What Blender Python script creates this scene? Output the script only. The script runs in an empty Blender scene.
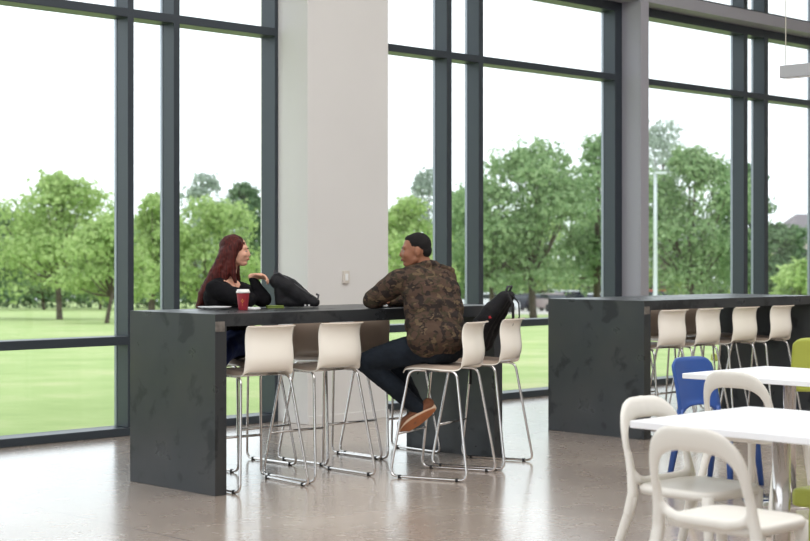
import bpy, bmesh, math, random
import numpy as np
from mathutils import Vector, Matrix, Euler
random.seed(4); rng = np.random.default_rng(4)
D = bpy.data; SC = bpy.context.scene; COL = SC.collection
PI = math.pi
def R(a): return math.radians(a)
def lin(c): c /= 255.; return c/12.92 if c <= .04045 else ((c+.055)/1.055)**2.4
def rgb(r, g, b): return (lin(r), lin(g), lin(b), 1)

# ---------------------------------------------------------------- camera, sky, light, exposure
cd = D.cameras.new('camera'); cam = D.objects.new('camera', cd); COL.objects.link(cam)
cam.location = (0, 0, 1.41); cam.rotation_euler = (PI/2, 0, R(45.64-90))
cd.sensor_width = 36; cd.lens = 1540/810*36; cd.shift_y = -12.5/810
cd.dof.use_dof = True; cd.dof.focus_distance = 10.0; cd.dof.aperture_fstop = 3.4
cd.clip_end = 2000; SC.camera = cam
VS = SC.view_settings; VS.view_transform = 'Standard'; VS.look = 'None'; VS.gamma = 1; VS.use_curve_mapping = False
VS.exposure = 0.62

W = D.worlds.new('overcast_sky'); SC.world = W; W.use_nodes = True
nt = W.node_tree; nt.nodes.clear()
out = nt.nodes.new('ShaderNodeOutputWorld'); bg = nt.nodes.new('ShaderNodeBackground')
tc = nt.nodes.new('ShaderNodeTexCoord'); mp = nt.nodes.new('ShaderNodeMapping'); mp.inputs['Scale'].default_value = (1, 1, 4)
ns = nt.nodes.new('ShaderNodeTexNoise'); ns.inputs['Scale'].default_value = 2.2; ns.inputs['Detail'].default_value = 3
cr = nt.nodes.new('ShaderNodeValToRGB'); cr.color_ramp.elements[0].position = .3; cr.color_ramp.elements[1].position = .7
cr.color_ramp.elements[0].color = (.88, .945, 1.0, 1); cr.color_ramp.elements[1].color = (.95, 1.0, 1.06, 1)
nt.links.new(tc.outputs['Generated'], mp.inputs[0]); nt.links.new(mp.outputs[0], ns.inputs[0])
nt.links.new(ns.outputs[0], cr.inputs[0]); nt.links.new(cr.outputs[0], bg.inputs[0]); nt.links.new(bg.outputs[0], out.inputs[0])
bg.inputs[1].default_value = 1.3

def area(name, loc, rot, sx, sy, power, col=(1, 1, 1)):
    l = D.lights.new(name, 'AREA'); l.shape = 'RECTANGLE'; l.size = sx; l.size_y = sy; l.energy = power; l.color = col
    o = D.objects.new(name, l); COL.objects.link(o); o.location = loc; o.rotation_euler = rot; return o
area('added_ceiling_fill', (7, 3.0, 6.6), (0, 0, 0), 16, 8, 620, (.98, .985, 1))  # added overhead fill that brightens the room, not a modelled lamp

# ---------------------------------------------------------------- material helpers
def newmat(name):
    m = D.materials.new(name); m.use_nodes = True; t = m.node_tree; return m, t, t.nodes['Principled BSDF']
def mat(name, col, rough=.5, metal=0, spec=.5, var=0, scale=8, bump=0, bscale=60, coat=0):
    m, t, b = newmat(name); b.inputs['Base Color'].default_value = col; b.inputs['Roughness'].default_value = rough
    b.inputs['Metallic'].default_value = metal; b.inputs['Specular IOR Level'].default_value = spec; b.inputs['Coat Weight'].default_value = coat
    c = t.nodes.new('ShaderNodeTexCoord')
    if var:
        n = t.nodes.new('ShaderNodeTexNoise'); n.inputs['Scale'].default_value = scale; n.inputs['Detail'].default_value = 4
        r = t.nodes.new('ShaderNodeValToRGB'); r.color_ramp.elements[0].position = .3; r.color_ramp.elements[1].position = .7
        r.color_ramp.elements[0].color = tuple(x*(1-var) for x in col[:3])+(1,); r.color_ramp.elements[1].color = tuple(min(1, x*(1+var)) for x in col[:3])+(1,)
        t.links.new(c.outputs['Object'], n.inputs[0]); t.links.new(n.outputs[0], r.inputs[0]); t.links.new(r.outputs[0], b.inputs['Base Color'])
    if bump:
        n = t.nodes.new('ShaderNodeTexNoise'); n.inputs['Scale'].default_value = bscale; n.inputs['Detail'].default_value = 3
        p = t.nodes.new('ShaderNodeBump'); p.inputs['Strength'].default_value = bump; p.inputs['Distance'].default_value = .01
        t.links.new(c.outputs['Object'], n.inputs[0]); t.links.new(n.outputs[0], p.inputs['Height']); t.links.new(p.outputs[0], b.inputs['Normal'])
    return m
def ramp(t, stops, const=False):
    r = t.nodes.new('ShaderNodeValToRGB'); e = r.color_ramp.elements
    if const: r.color_ramp.interpolation = 'CONSTANT'
    e[0].position, e[0].color = stops[0]; e[1].position, e[1].color = stops[-1]
    for p, c in stops[1:-1]:
        q = e.new(p); q.color = c
    return r

M = {}
M['frame'] = mat('dark_anodised_aluminium', rgb(58, 65, 72), .38, .25, .5)
M['bead'] = mat('aluminium_with_sheen', rgb(150, 156, 165), .35, .6)  # paler than the frame: reflection along the mullion's outer edge is coloured in
M['steel_paint'] = mat('grey_painted_steel', rgb(160, 158, 166), .5, 0, .4)
M['plaster'] = mat('white_plaster', rgb(222, 219, 216), .8, 0, .2, var=.015, scale=1.5)
M['ceiling'] = mat('ceiling_white', rgb(215, 213, 210), .9)
M['chrome'] = mat('chrome', rgb(215, 212, 210), .16, 1)
M['rubber'] = mat('black_rubber', rgb(22, 22, 24), .6)
M['shell_out'] = mat('cream_gloss_plastic', rgb(250, 243, 231), .15, 0, .5, coat=.5)
M['shell_in'] = mat('taupe_gloss_plastic', rgb(184, 164, 148), .25, 0, .5)
M['white_plastic'] = mat('white_matt_plastic', rgb(226, 222, 214), .42, 0, .4)
M['blue_plastic'] = mat('blue_plastic', rgb(54, 88, 156), .35, 0, .45)
M['lime_plastic'] = mat('lime_plastic', rgb(184, 192, 84), .35, 0, .45)
M['white_top'] = mat('white_laminate', rgb(240, 240, 243), .3, 0, .45)
M['black_fabric'] = mat('black_nylon', rgb(28, 27, 30), .75, 0, .3, var=.3, scale=20, bump=.4, bscale=120)
M['zip'] = mat('grey_webbing', rgb(62, 60, 64), .6)
M['grey_light'] = mat('pendant_grey', rgb(160, 160, 162), .5)
M['black_knit'] = mat('black_knit', rgb(20, 19, 22), .9, 0, .15, var=.3, scale=12, bump=.5, bscale=50)
M['denim_dark'] = mat('dark_denim', rgb(26, 32, 40), .85, 0, .2, var=.25, scale=9, bump=.5, bscale=40)
M['denim_blue'] = mat('navy_denim', rgb(30, 42, 84), .85, 0, .2, var=.2, scale=9, bump=.3, bscale=60)
M['skin_w'] = mat('fair_skin', rgb(222, 168, 142), .5, 0, .35)
M['skin_m'] = mat('brown_skin', rgb(146, 98, 74), .5, 0, .35)
M['hair_m'] = mat('short_black_hair', rgb(22, 18, 18), .8, 0, .3, bump=.8, bscale=180)
M['lips'] = mat('lips', rgb(178, 98, 88), .4)
M['eye'] = mat('eye_white', rgb(170, 160, 152), .5)
M['iris'] = mat('dark_iris', rgb(30, 22, 18), .2)
M['suede'] = mat('brown_suede', rgb(116, 72, 48), .85, var=.2, scale=20)
M['sole_rim'] = mat('cream_rubber', rgb(214, 186, 160), .6)
M['gum'] = mat('gum_rubber', rgb(172, 106, 66), .55, var=.12, scale=30)
M['cup_red'] = mat('red_paper', rgb(162, 48, 60), .45)
M['cup_white'] = mat('white_lid', rgb(240, 236, 232), .35)
M['cup_mark'] = mat('gold_print', rgb(226, 150, 70), .5)
M['china'] = mat('white_china', rgb(240, 240, 240), .2)
M['green_cover'] = mat('olive_green_cover', rgb(112, 130, 52), .5)
M['phone'] = mat('black_glass', rgb(14, 14, 18), .1)
M['paper'] = mat('white_paper', rgb(240, 240, 240), .8)
M['switch'] = mat('beige_plastic', rgb(214, 206, 196), .4)
M['bark'] = mat('bark', rgb(96, 84, 74), .9, var=.25, scale=3)
M['car_glass'] = mat('car_glass', rgb(40, 46, 54), .1)
M['tyre'] = mat('tyre', rgb(30, 30, 32), .8)
M['pole'] = mat('galvanised_pole', rgb(205, 210, 212), .4, 0)
M['roofing'] = mat('grey_shingle', rgb(132, 124, 126), .9, var=.1, scale=1)
M['house_wall'] = mat('pale_stucco', rgb(218, 205, 196), .9, var=.04, scale=1)
M['brick'] = mat('pink_brick', rgb(178, 142, 128), .9, var=.1, scale=2)
M['road'] = mat('pale_concrete_road', rgb(196, 190, 182), .85, var=.05, scale=.3)
M['kerb_red'] = mat('red_kerb_paint', rgb(190, 96, 84), .7)

def hair_mat(name, c0, c1):
    m, t, b = newmat(name); c = t.nodes.new('ShaderNodeTexCoord'); p = t.nodes.new('ShaderNodeMapping'); p.inputs['Scale'].default_value = (60, 60, 5)
    n = t.nodes.new('ShaderNodeTexNoise'); n.inputs['Scale'].default_value = 1.5; n.inputs['Detail'].default_value = 4
    r = ramp(t, [(.3, c0), (.7, c1)]); t.links.new(c.outputs['Object'], p.inputs[0]); t.links.new(p.outputs[0], n.inputs[0])
    t.links.new(n.outputs[0], r.inputs[0]); t.links.new(r.outputs[0], b.inputs['Base Color']); b.inputs['Roughness'].default_value = .6; b.inputs['Specular IOR Level'].default_value = .25
    u = t.nodes.new('ShaderNodeBump'); u.inputs['Strength'].default_value = .6; u.inputs['Distance'].default_value = .01
    t.links.new(n.outputs[0], u.inputs['Height']); t.links.new(u.outputs[0], b.inputs['Normal']); return m
M['hair_w'] = hair_mat('auburn_hair', rgb(38, 15, 14), rgb(94, 34, 28))

def camo():
    m, t, b = newmat('camouflage_cloth'); c = t.nodes.new('ShaderNodeTexCoord')
    def lay(scale, off, dist):
        p = t.nodes.new('ShaderNodeMapping'); p.inputs['Location'].default_value = off; p.inputs['Scale'].default_value = (1, 1, 1.5)
        n = t.nodes.new('ShaderNodeTexNoise'); n.inputs['Scale'].default_value = scale; n.inputs['Detail'].default_value = 2.5; n.inputs['Distortion'].default_value = dist
        t.links.new(c.outputs['Object'], p.inputs[0]); t.links.new(p.outputs[0], n.inputs[0]); return n
    a = lay(13, (0, 0, 0), .4); z = lay(15, (5, 3, 1), .5); y = lay(17, (9, 1, 7), .4)
    r = ramp(t, [(0, rgb(78, 62, 52)), (.5, rgb(64, 57, 45)), (.58, rgb(64, 57, 45))], True)
    r.color_ramp.elements[2].color = rgb(82, 64, 55)
    def mask(n, th):
        q = t.nodes.new('ShaderNodeMath'); q.operation = 'GREATER_THAN'; q.inputs[1].default_value = th; t.links.new(n.outputs[0], q.inputs[0]); return q
    x1 = t.nodes.new('ShaderNodeMixRGB'); x1.inputs[2].default_value = rgb(48, 41, 38); t.links.new(mask(z, .56).outputs[0], x1.inputs[0]); t.links.new(r.outputs[0], x1.inputs[1])
    x2 = t.nodes.new('ShaderNodeMixRGB'); x2.inputs[2].default_value = rgb(98, 82, 64); t.links.new(mask(y, .61).outputs[0], x2.inputs[0]); t.links.new(x1.outputs[0], x2.inputs[1])
    t.links.new(a.outputs[0], r.inputs[0]); t.links.new(x2.outputs[0], b.inputs['Base Color']); b.inputs['Roughness'].default_value = .9
    b.inputs['Specular IOR Level'].default_value = .15
    n = t.nodes.new('ShaderNodeTexNoise'); n.inputs['Scale'].default_value = 14; u = t.nodes.new('ShaderNodeBump'); u.inputs['Strength'].default_value = .7; u.inputs['Distance'].default_value = .02
    t.links.new(c.outputs['Object'], n.inputs[0]); t.links.new(n.outputs[0], u.inputs['Height']); t.links.new(u.outputs[0], b.inputs['Normal'])
    return m
M['camo'] = camo()

def steel_plate():     # blackened steel with mill-scale stains
    m, t, b = newmat('blackened_steel'); c = t.nodes.new('ShaderNodeTexCoord')
    n = t.nodes.new('ShaderNodeTexNoise'); n.inputs['Scale'].default_value = 1.6; n.inputs['Detail'].default_value = 3
    r = ramp(t, [(.3, rgb(52, 56, 60)), (.5, rgb(60, 62, 64)), (.7, rgb(67, 67, 67))])
    n2 = t.nodes.new('ShaderNodeTexNoise'); n2.inputs['Scale'].default_value = 5.0; n2.inputs['Detail'].default_value = 5; n2.inputs['Distortion'].default_value = .4
    k = ramp(t, [(.58, (0, 0, 0, 1)), (.64, (1, 1, 1, 1))])
    x = t.nodes.new('ShaderNodeMixRGB'); x.inputs[2].default_value = rgb(30, 32, 35)
    t.links.new(c.outputs['Object'], n.inputs[0]); t.links.new(c.outputs['Object'], n2.inputs[0]); t.links.new(n.outputs[0], r.inputs[0]); t.links.new(n2.outputs[0], k.inputs[0])
    q = t.nodes.new('ShaderNodeMath'); q.operation = 'MULTIPLY'; q.inputs[1].default_value = .7; t.links.new(k.outputs[0], q.inputs[0])
    t.links.new(q.outputs[0], x.inputs[0]); t.links.new(r.outputs[0], x.inputs[1]); t.links.new(x.outputs[0], b.inputs['Base Color'])
    rr = ramp(t, [(.3, (.26,)*3+(1,)), (.7, (.42,)*3+(1,))]); t.links.new(n2.outputs[0], rr.inputs[0]); t.links.new(rr.outputs[0], b.inputs['Roughness'])
    b.inputs['Metallic'].default_value = .35; b.inputs['Specular IOR Level'].default_value = .5
    return m
M['steel'] = steel_plate()

def floor_mat():
    m, t, b = newmat('polished_concrete'); c = t.nodes.new('ShaderNodeTexCoord')
    n = t.nodes.new('ShaderNodeTexNoise'); n.inputs['Scale'].default_value = .9; n.inputs['Detail'].default_value = 6; n.inputs['Distortion'].default_value = .8
    r = ramp(t, [(.3, rgb(164, 148, 136)), (.5, rgb(174, 158, 145)), (.72, rgb(185, 170, 156))])
    n2 = t.nodes.new('ShaderNodeTexNoise'); n2.inputs['Scale'].default_value = 9; n2.inputs['Detail'].default_value = 5
    x = t.nodes.new('ShaderNodeMixRGB'); x.blend_type = 'MULTIPLY'; x.inputs[0].default_value = .06
    k = ramp(t, [(.3, (.75, .74, .73, 1)), (.7, (1, 1, 1, 1))]); t.links.new(n2.outputs[0], k.inputs[0])
    t.links.new(c.outputs['Object'], n.inputs[0]); t.links.new(c.outputs['Object'], n2.inputs[0]); t.links.new(n.outputs[0], r.inputs[0])
    t.links.new(r.outputs[0], x.inputs[1]); t.links.new(k.outputs[0], x.inputs[2])
    # saw-cut joints every 4.6 m
    s = t.nodes.new('ShaderNodeSeparateXYZ'); t.links.new(c.outputs['Object'], s.inputs[0])
    def line(o, period):
        a = t.nodes.new('ShaderNodeMath'); a.operation = 'PINGPONG'; a.inputs[1].default_value = period/2; t.links.new(o, a.inputs[0])
        l = t.nodes.new('ShaderNodeMath'); l.operation = 'LESS_THAN'; l.inputs[1].default_value = .005; t.links.new(a.outputs[0], l.inputs[0]); return l
    l1 = line(s.outputs[0], 4.6)
    y = t.nodes.new('ShaderNodeMixRGB'); y.inputs[2].default_value = rgb(112, 100, 94); t.links.new(l1.outputs[0], y.inputs[0]); t.links.new(x.outputs[0], y.inputs[1])
    t.links.new(y.outputs[0], b.inputs['Base Color'])
    rr = ramp(t, [(.3, (.25,)*3+(1,)), (.7, (.28,)*3+(1,))]); t.links.new(n2.outputs[0], rr.inputs[0]); t.links.new(rr.outputs[0], b.inputs['Roughness'])
    b.inputs['Specular IOR Level'].default_value = .6; b.inputs['Coat Weight'].default_value = .8; b.inputs['Coat Roughness'].default_value = .17
    return m
M['floor'] = floor_mat()

def glass_mat():
    m = D.materials.new('window_glass'); m.use_nodes = True; t = m.node_tree; t.nodes.clear()
    o = t.nodes.new('ShaderNodeOutputMaterial'); a = t.nodes.new('ShaderNodeBsdfTransparent'); a.inputs[0].default_value = (.97, .985, .98, 1)
    g = t.nodes.new('ShaderNodeBsdfGlossy'); g.inputs['Roughness'].default_value = .02; x = t.nodes.new('ShaderNodeMixShader'); gm = t.nodes.new('ShaderNodeNewGeometry')
    d = t.nodes.new('ShaderNodeVectorMath'); d.operation = 'DOT_PRODUCT'; t.links.new(gm.outputs['Incoming'], d.inputs[0]); t.links.new(gm.outputs['Normal'], d.inputs[1])
    def mth(op, a, b=None):
        q = t.nodes.new('ShaderNodeMath'); q.operation = op
        for i, v in enumerate((a, b)):
            if v is None: continue
            if hasattr(v, 'links'): t.links.new(v, q.inputs[i])
            else: q.inputs[i].default_value = v
        return q.outputs[0]
    fr = mth('ADD', mth('MULTIPLY', mth('POWER', mth('SUBTRACT', 1.0, mth('ABSOLUTE', d.outputs['Value'])), 5.0), .9), .03)
    t.links.new(fr, x.inputs[0]); t.links.new(a.outputs[0], x.inputs[1]); t.links.new(g.outputs[0], x.inputs[2]); t.links.new(x.outputs[0], o.inputs[0]); return m
M['glass'] = glass_mat()

def grass_mat():
    m, t, b = newmat('lawn_grass'); c = t.nodes.new('ShaderNodeTexCoord')
    n = t.nodes.new('ShaderNodeTexNoise'); n.inputs['Scale'].default_value = .45; n.inputs['Detail'].default_value = 8; n.inputs['Roughness'].default_value = .65
    r = ramp(t, [(.3, rgb(150, 170, 108)), (.5, rgb(166, 184, 122)), (.68, rgb(188, 192, 142))])
    t.links.new(c.outputs['Object'], n.inputs[0]); t.links.new(n.outputs[0], r.inputs[0]); t.links.new(r.outputs[0], b.inputs['Base Color'])
    b.inputs['Roughness'].default_value = .95; b.inputs['Specular IOR Level'].default_value = .1; return m
M['grass'] = grass_mat()

def leaf_mat(name, c0, c1):
    m, t, b = newmat(name); g = t.nodes.new('ShaderNodeNewGeometry'); r = ramp(t, [(0, c0), (1, c1)])
    t.links.new(g.outputs['Random Per Island'], r.inputs[0]); t.links.new(r.outputs[0], b.inputs['Base Color'])
    b.inputs['Roughness'].default_value = .8; b.inputs['Specular IOR Level'].default_value = .15
    tr = t.nodes.new('ShaderNodeBsdfTranslucent'); t.links.new(r.outputs[0], tr.inputs[0])
    x = t.nodes.new('ShaderNodeMixShader'); x.inputs[0].default_value = .45
    o = t.nodes['Material Output']; t.links.new(b.outputs[0], x.inputs[1]); t.links.new(tr.outputs[0], x.inputs[2]); t.links.new(x.outputs[0], o.inputs[0]); return m
M['leaf_light'] = leaf_mat('light_hazed_leaves', rgb(156, 184, 112), rgb(198, 216, 150))  # haze is mixed into these leaf colours: paler and less saturated
M['leaf_mid'] = leaf_mat('mid_hazed_leaves', rgb(128, 158, 108), rgb(172, 194, 146))
M['leaf_dark'] = leaf_mat('dark_hazed_leaves', rgb(98, 126, 92), rgb(138, 162, 122))
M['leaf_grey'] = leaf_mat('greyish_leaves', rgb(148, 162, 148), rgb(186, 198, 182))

# ---------------------------------------------------------------- object helpers
def tag(o, label=None, cat=None, group=None, kind=None):
    if label: o['label'] = label
    if cat: o['category'] = cat
    if group: o['group'] = group
    if kind: o['kind'] = kind
    return o
def link(name, me, parent=None, loc=None):
    o = D.objects.new(name, me); COL.objects.link(o)
    if parent: o.parent = parent
    if loc: o.location = loc
    return o
def empty(name, loc, rz=0):
    o = D.objects.new(name, None); COL.objects.link(o); o.location = loc; o.rotation_euler = (0, 0, rz); o.empty_display_size = .1; return o
def copy_tree(o, parent=None):
    c = o.copy(); COL.objects.link(c)
    if parent: c.parent = parent
    for ch in list(o.children): copy_tree(ch, c)
    return c

class MB:
    def __init__(s): s.bm = bmesh.new()
    def box(s, x0, x1, y0, y1, z0, z1, bev=0, mi=0):
        r = bmesh.ops.create_cube(s.bm, size=1); vs = r['verts']
        for v in vs: v.co = Vector(((x0+x1)/2+v.co.x*(x1-x0), (y0+y1)/2+v.co.y*(y1-y0), (z0+z1)/2+v.co.z*(z1-z0)))
        fs = {f for v in vs for f in v.link_faces}
        for f in fs: f.material_index = mi
        if bev: bmesh.ops.bevel(s.bm, geom=list({e for v in vs for e in v.link_edges}), offset=bev, segments=2, affect='EDGES', profile=.5)
        return s
    def tube(s, pts, r, n=10, closed=False, mi=0, flat=1.0):
        pts = [Vector(p) for p in pts]; N = len(pts); rings = []; rr = r if isinstance(r, (list, tuple)) else [r]*N
        up = None
        for i, p in enumerate(pts):
            if closed: t = (pts[(i+1) % N]-pts[i-1]).normalized()
            else: t = (pts[min(i+1, N-1)]-pts[max(i-1, 0)]).normalized()
            if up is None: up = Vector((0, 0, 1)) if abs(t.z) < .9 else Vector((1, 0, 0))
            a = t.cross(up)
            if a.length < 1e-4: a = t.orthogonal()
            a.normalize(); b = a.cross(t).normalized(); up = b
            rings.append([s.bm.verts.new(p+(a*math.cos(k*2*PI/n)+b*math.sin(k*2*PI/n)*flat)*rr[i]) for k in range(n)])
        m = N if closed else N-1
        for i in range(m):
            A, B = rings[i], rings[(i+1) % N]
            for k in range(n):
                f = s.bm.faces.new((A[k], A[(k+1) % n], B[(k+1) % n], B[k])); f.smooth = True; f.material_index = mi
        if not closed:
            for q in (rings[0][::-1], rings[-1]):
                f = s.bm.faces.new(q); f.material_index = mi
        return s
    def lathe(s, prof, c=(0, 0, 0), n=24, mi=0, smooth=True):
        rings = []
        for r, z in prof:
            rings.append([s.bm.verts.new((c[0]+r*math.cos(k*2*PI/n), c[1]+r*math.sin(k*2*PI/n), c[2]+z)) for k in range(n)])
        for A, B in zip(rings, rings[1:]):
            for k in range(n):
                f = s.bm.faces.new((A[k], A[(k+1) % n], B[(k+1) % n], B[k])); f.smooth = smooth; f.material_index = mi
        for q in (rings[0][::-1], rings[-1]):
            f = s.bm.faces.new(q); f.material_index = mi
        return s
    def prism(s, poly, z0, z1, mi=0):
        a = [s.bm.verts.new((x, y, z0)) for x, y in poly]; b = [s.bm.verts.new((x, y, z1)) for x, y in poly]
        s.bm.faces.new(a[::-1]); s.bm.faces.new(b); n = len(a)
        for k in range(n): s.bm.faces.new((a[k], a[(k+1) % n], b[(k+1) % n], b[k]))
        return s
    def extr(s, poly, d0, d1):      # polygon in (x, z) extruded along y
        a = [s.bm.verts.new((x, d0, z)) for x, z in poly]; b = [s.bm.verts.new((x, d1, z)) for x, z in poly]
        s.bm.faces.new(a); s.bm.faces.new(b[::-1]); n = len(a)
        for k in range(n): s.bm.faces.new((a[k], b[k], b[(k+1) % n], a[(k+1) % n]))
        return s
    def build(s, name, mats, parent=None, loc=None, recalc=True, smooth=False):
        if recalc: bmesh.ops.recalc_face_normals(s.bm, faces=s.bm.faces)
        me = D.meshes.new(name); s.bm.to_mesh(me); s.bm.free()
        for m in (mats if isinstance(mats, (list, tuple)) else [mats]): me.materials.append(m)
        if smooth:
            for p in me.polygons: p.use_smooth = True
        return link(name, me, parent, loc)

def rounded(pts, rad, seg=5):      # polyline with rounded corners
    P = [Vector(p) for p in pts]; o = [P[0]]
    for a, b, c in zip(P, P[1:], P[2:]):
        u, v = (a-b), (c-b); r = min(rad, u.length*.45, v.length*.45); u.normalize(); v.normalize()
        s0, s1 = b+u*r, b+v*r
        for k in range(seg+1):
            t = k/seg; o.append(s0*(1-t)**2+b*2*t*(1-t)+s1*t*t)
    o.append(P[-1]); return o

class Blob:                        # organic surface: tapered capsules and ellipsoids fused by a voxel remesh
    def __init__(s): s.bm = bmesh.new()
    def ell(s, c, r, rot=None):
        q = bmesh.ops.create_uvsphere(s.bm, u_segments=20, v_segments=14, radius=1)['verts']
        mt = Matrix.Translation(Vector(c)) @ (rot.to_4x4() if rot else Matrix()) @ Matrix.Diagonal((r[0], r[1], r[2], 1))
        bmesh.ops.transform(s.bm, matrix=mt, verts=q); return s
    def cap(s, a, b, ra, rb):
        a, b = Vector(a), Vector(b); d = b-a; L = d.length; z = d.normalized() if L > 1e-6 else Vector((0, 0, 1))
        x = z.orthogonal().normalized(); y = z.cross(x); rings = []; n = 16
        pr = [(math.sin(t)*ra, -math.cos(t)*ra) for t in (0.02, .4, .8, 1.2, PI/2)]+[(math.sin(t)*rb, L-math.cos(t)*rb) for t in (PI/2, 1.95, 2.35, 2.75, PI-.02)]
        for r, h in pr: rings.append([s.bm.verts.new(a+z*h+(x*math.cos(k*2*PI/n)+y*math.sin(k*2*PI/n))*r) for k in range(n)])
        for A, B in zip(rings, rings[1:]):
            for k in range(n): s.bm.faces.new((A[k], A[(k+1) % n], B[(k+1) % n], B[k]))
        s.bm.faces.new(rings[0][::-1]); s.bm.faces.new(rings[-1]); return s
    def chain(s, pts, rs):
        for i in range(len(pts)-1): s.cap(pts[i], pts[i+1], rs[i], rs[i+1])
        return s
    def build(s, name, m, parent=None, vox=.008, sm=4, origin=(0, 0, 0), disp=0, dscale=.1):
        bmesh.ops.recalc_face_normals(s.bm, faces=s.bm.faces)
        me = D.meshes.new(name+'_raw'); s.bm.to_mesh(me); s.bm.free(); t = D.objects.new('t', me); COL.objects.link(t)
        q = t.modifiers.new('r', 'REMESH'); q.mode = 'VOXEL'; q.voxel_size = vox; q.use_smooth_shade = True
        q = t.modifiers.new('s', 'SMOOTH'); q.iterations = sm; q.factor = .5
        if disp:
            tx = D.textures.new('fold', 'CLOUDS'); tx.noise_scale = dscale; q = t.modifiers.new('d', 'DISPLACE'); q.texture = tx; q.strength = disp; q.mid_level = .5
            q.texture_coords = 'GLOBAL'
        dg = bpy.context.evaluated_depsgraph_get(); dg.update()
        me2 = D.meshes.new_from_object(t.evaluated_get(dg)); me2.name = name; D.objects.remove(t); D.meshes.remove(me)
        me2.transform(Matrix.Translation(-Vector(origin))); me2.materials.clear(); me2.materials.append(m)
        for p in me2.polygons: p.use_smooth = True
        if len(me2.polygons) == 0: print('EMPTY BLOB', name)
        return link(name, me2, parent)

# ---------------------------------------------------------------- setting: floor, ceiling, window wall
tag(MB().box(-6, 22, -8, 10.5, -.2, 0).build('floor', M['floor']), kind='structure')
tag(MB().box(-6, 22, -8, 10.5, 7.0, 7.2).build('ceiling', M['ceiling']), kind='structure')
tag(MB().box(-6, 22, -8.2, -8, -.2, 7.2).build('wall_back', M['plaster']), kind='structure')
tag(MB().box(-6.2, -6, -8.2, 10.5, -.2, .5).box(-6.2, -6, -8.2, 10.5, 6.4, 7.2).box(-6.2, -6, -8.2, -6.5, .5, 6.4).build('wall_left', M['plaster']), kind='structure')  # mostly left open so that side daylight can come in
w = empty('added_side_window', (-6.1, 0, .5)); tag(w, kind='structure')  # unseen window, added to throw daylight on the column's side face
for yy in (-6.5, -2.3, 1.9, 6.1, 10.3): MB().box(-6.17, -6.03, yy-.03, yy+.03, .5, 6.4).build('mullion', M['frame'], w).location = (6.1, 0, -.5)
MB().box(-6.17, -6.03, -6.5, 10.3, 3.3, 3.37).build('transom', M['frame'], w).location = (6.1, 0, -.5)
tag(MB().box(22, 22.2, -8.2, 10.5, -.2, 7.2).build('wall_right', M['plaster']), kind='structure')
Y0, YG = 10.26, 10.44
H0, H1 = 4.069, 4.30
def window(name, x0, x1, mull, jl=True, jr=True):
    w = empty(name, (x0, Y0, 0)); tag(w, kind='structure')
    def P(nm, b, m='frame'):
        o = b.build(nm, M[m], w); o.location = (-x0, -Y0, 0); return o
    P('sill', MB().box(x0, x1, Y0, Y0+.22, 0, .065, .004))
    P('transom', MB().box(x0, x1, Y0, Y0+.2, .72, .79, .004)); P('transom', MB().box(x0, x1, Y0, Y0+.2, 3.32, 3.39, .004))
    P('head', MB().box(x0, x1, Y0, Y0+.2, H0, H1, .004)); P('sill', MB().box(x0, x1, Y0, Y0+.2, 4.301, 4.38, .004))
    P('head', MB().box(x0, x1, Y0, Y0+.2, 6.9, 7.0, .004))
    xs = list(mull)
    if jl: xs = [(x0, x0+.067)]+xs
    if jr: xs = xs+[(x1-.12, x1)]
    for a, b in xs:
        P('mullion', MB().box(a, b, Y0-.001, Y0+.184, .066, 6.9, .004)); P('bead', MB().box(a-.004, b+.004, Y0+.155, Y0+.185, .066, 6.9), 'bead')
    cuts = [x0]+[v for ab in xs for v in ab]+[x1]; cuts = [c for c in cuts]
    edges = [(cuts[i], cuts[i+1]) for i in range(0, len(cuts), 2) if cuts[i+1]-cuts[i] > .1]
    for a, b in edges:
        for z0, z1 in ((.065, .72), (.79, 3.32), (3.39, H0), (4.38, 6.9)):
            P('pane', MB().box(a, b, YG-.006, YG+.006, z0, z1), 'glass')
window('window_1', -1.0, 8.534, [(.3, .36), (.75, .81), (2.4, 2.46), (2.85, 2.91), (4.2, 4.26), (6.962, 7.019), (7.407, 7.466)], True, False)
j = MB().box(8.467, 8.534, Y0-.001, Y0+.184, .066, 6.9, .004).build('mullion', M['frame'], D.objects['window_1']); j.location = (1.0, -Y0, 0)
window('window_2', 9.447, 13.312, [(10.594, 10.663), (11.044, 11.109)], True, True)
window('window_3', 13.43, 17.51, [(15.661, 15.745), (16.103, 16.19)], True, True)
window('window_4', 18.4, 21.9, [(19.6, 19.66)], True, True)
tag(MB().box(8.502, 9.446, 9.87, 10.5, 0, 7, .006).build('wall_column', M['plaster']), kind='structure')
tag(MB().box(17.51, 18.4, 9.84, 10.5, 0, 7, .006).build('wall_pier', M['plaster']), kind='structure')
tag(MB().box(-6, -1.0, Y0, 10.5, 0, 7).build('wall_window_side', M['plaster']), kind='structure')
# steel post and spandrel beam
b = MB().box(13.305, 13.445, 10.0, 10.014, 0, 7, .002).box(13.309, 13.441, 10.018, 10.258, 0, 7, .002)
tag(b.build('trim_1', M['steel_paint']), kind='structure')
for n, (a, c) in enumerate(((9.447, 13.304), (13.446, 17.51), (-1.0, 8.50)), 2):
    tag(MB().box(a, c, 10.02, 10.258, 4.165, 4.295, .003).build('trim_%d' % n, M['steel_paint']), kind='structure')
tag(MB().box(8.502, 9.446, 9.858, 9.87, 0, .07, .002).build('baseboard_column', M['plaster']), kind='structure')
# switch and socket on the column
s = MB().box(8.893, 8.962, 9.848, 9.87, 1.19, 1.30, .004).build('wall_switch', M['switch']); tag(s, 'small beige switch box mounted on the white plaster column', 'switch')
sb = MB().box(8.912, 8.943, 9.842, 9.85, 1.215, 1.275, .002).build('rocker', M['china'], s)

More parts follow.
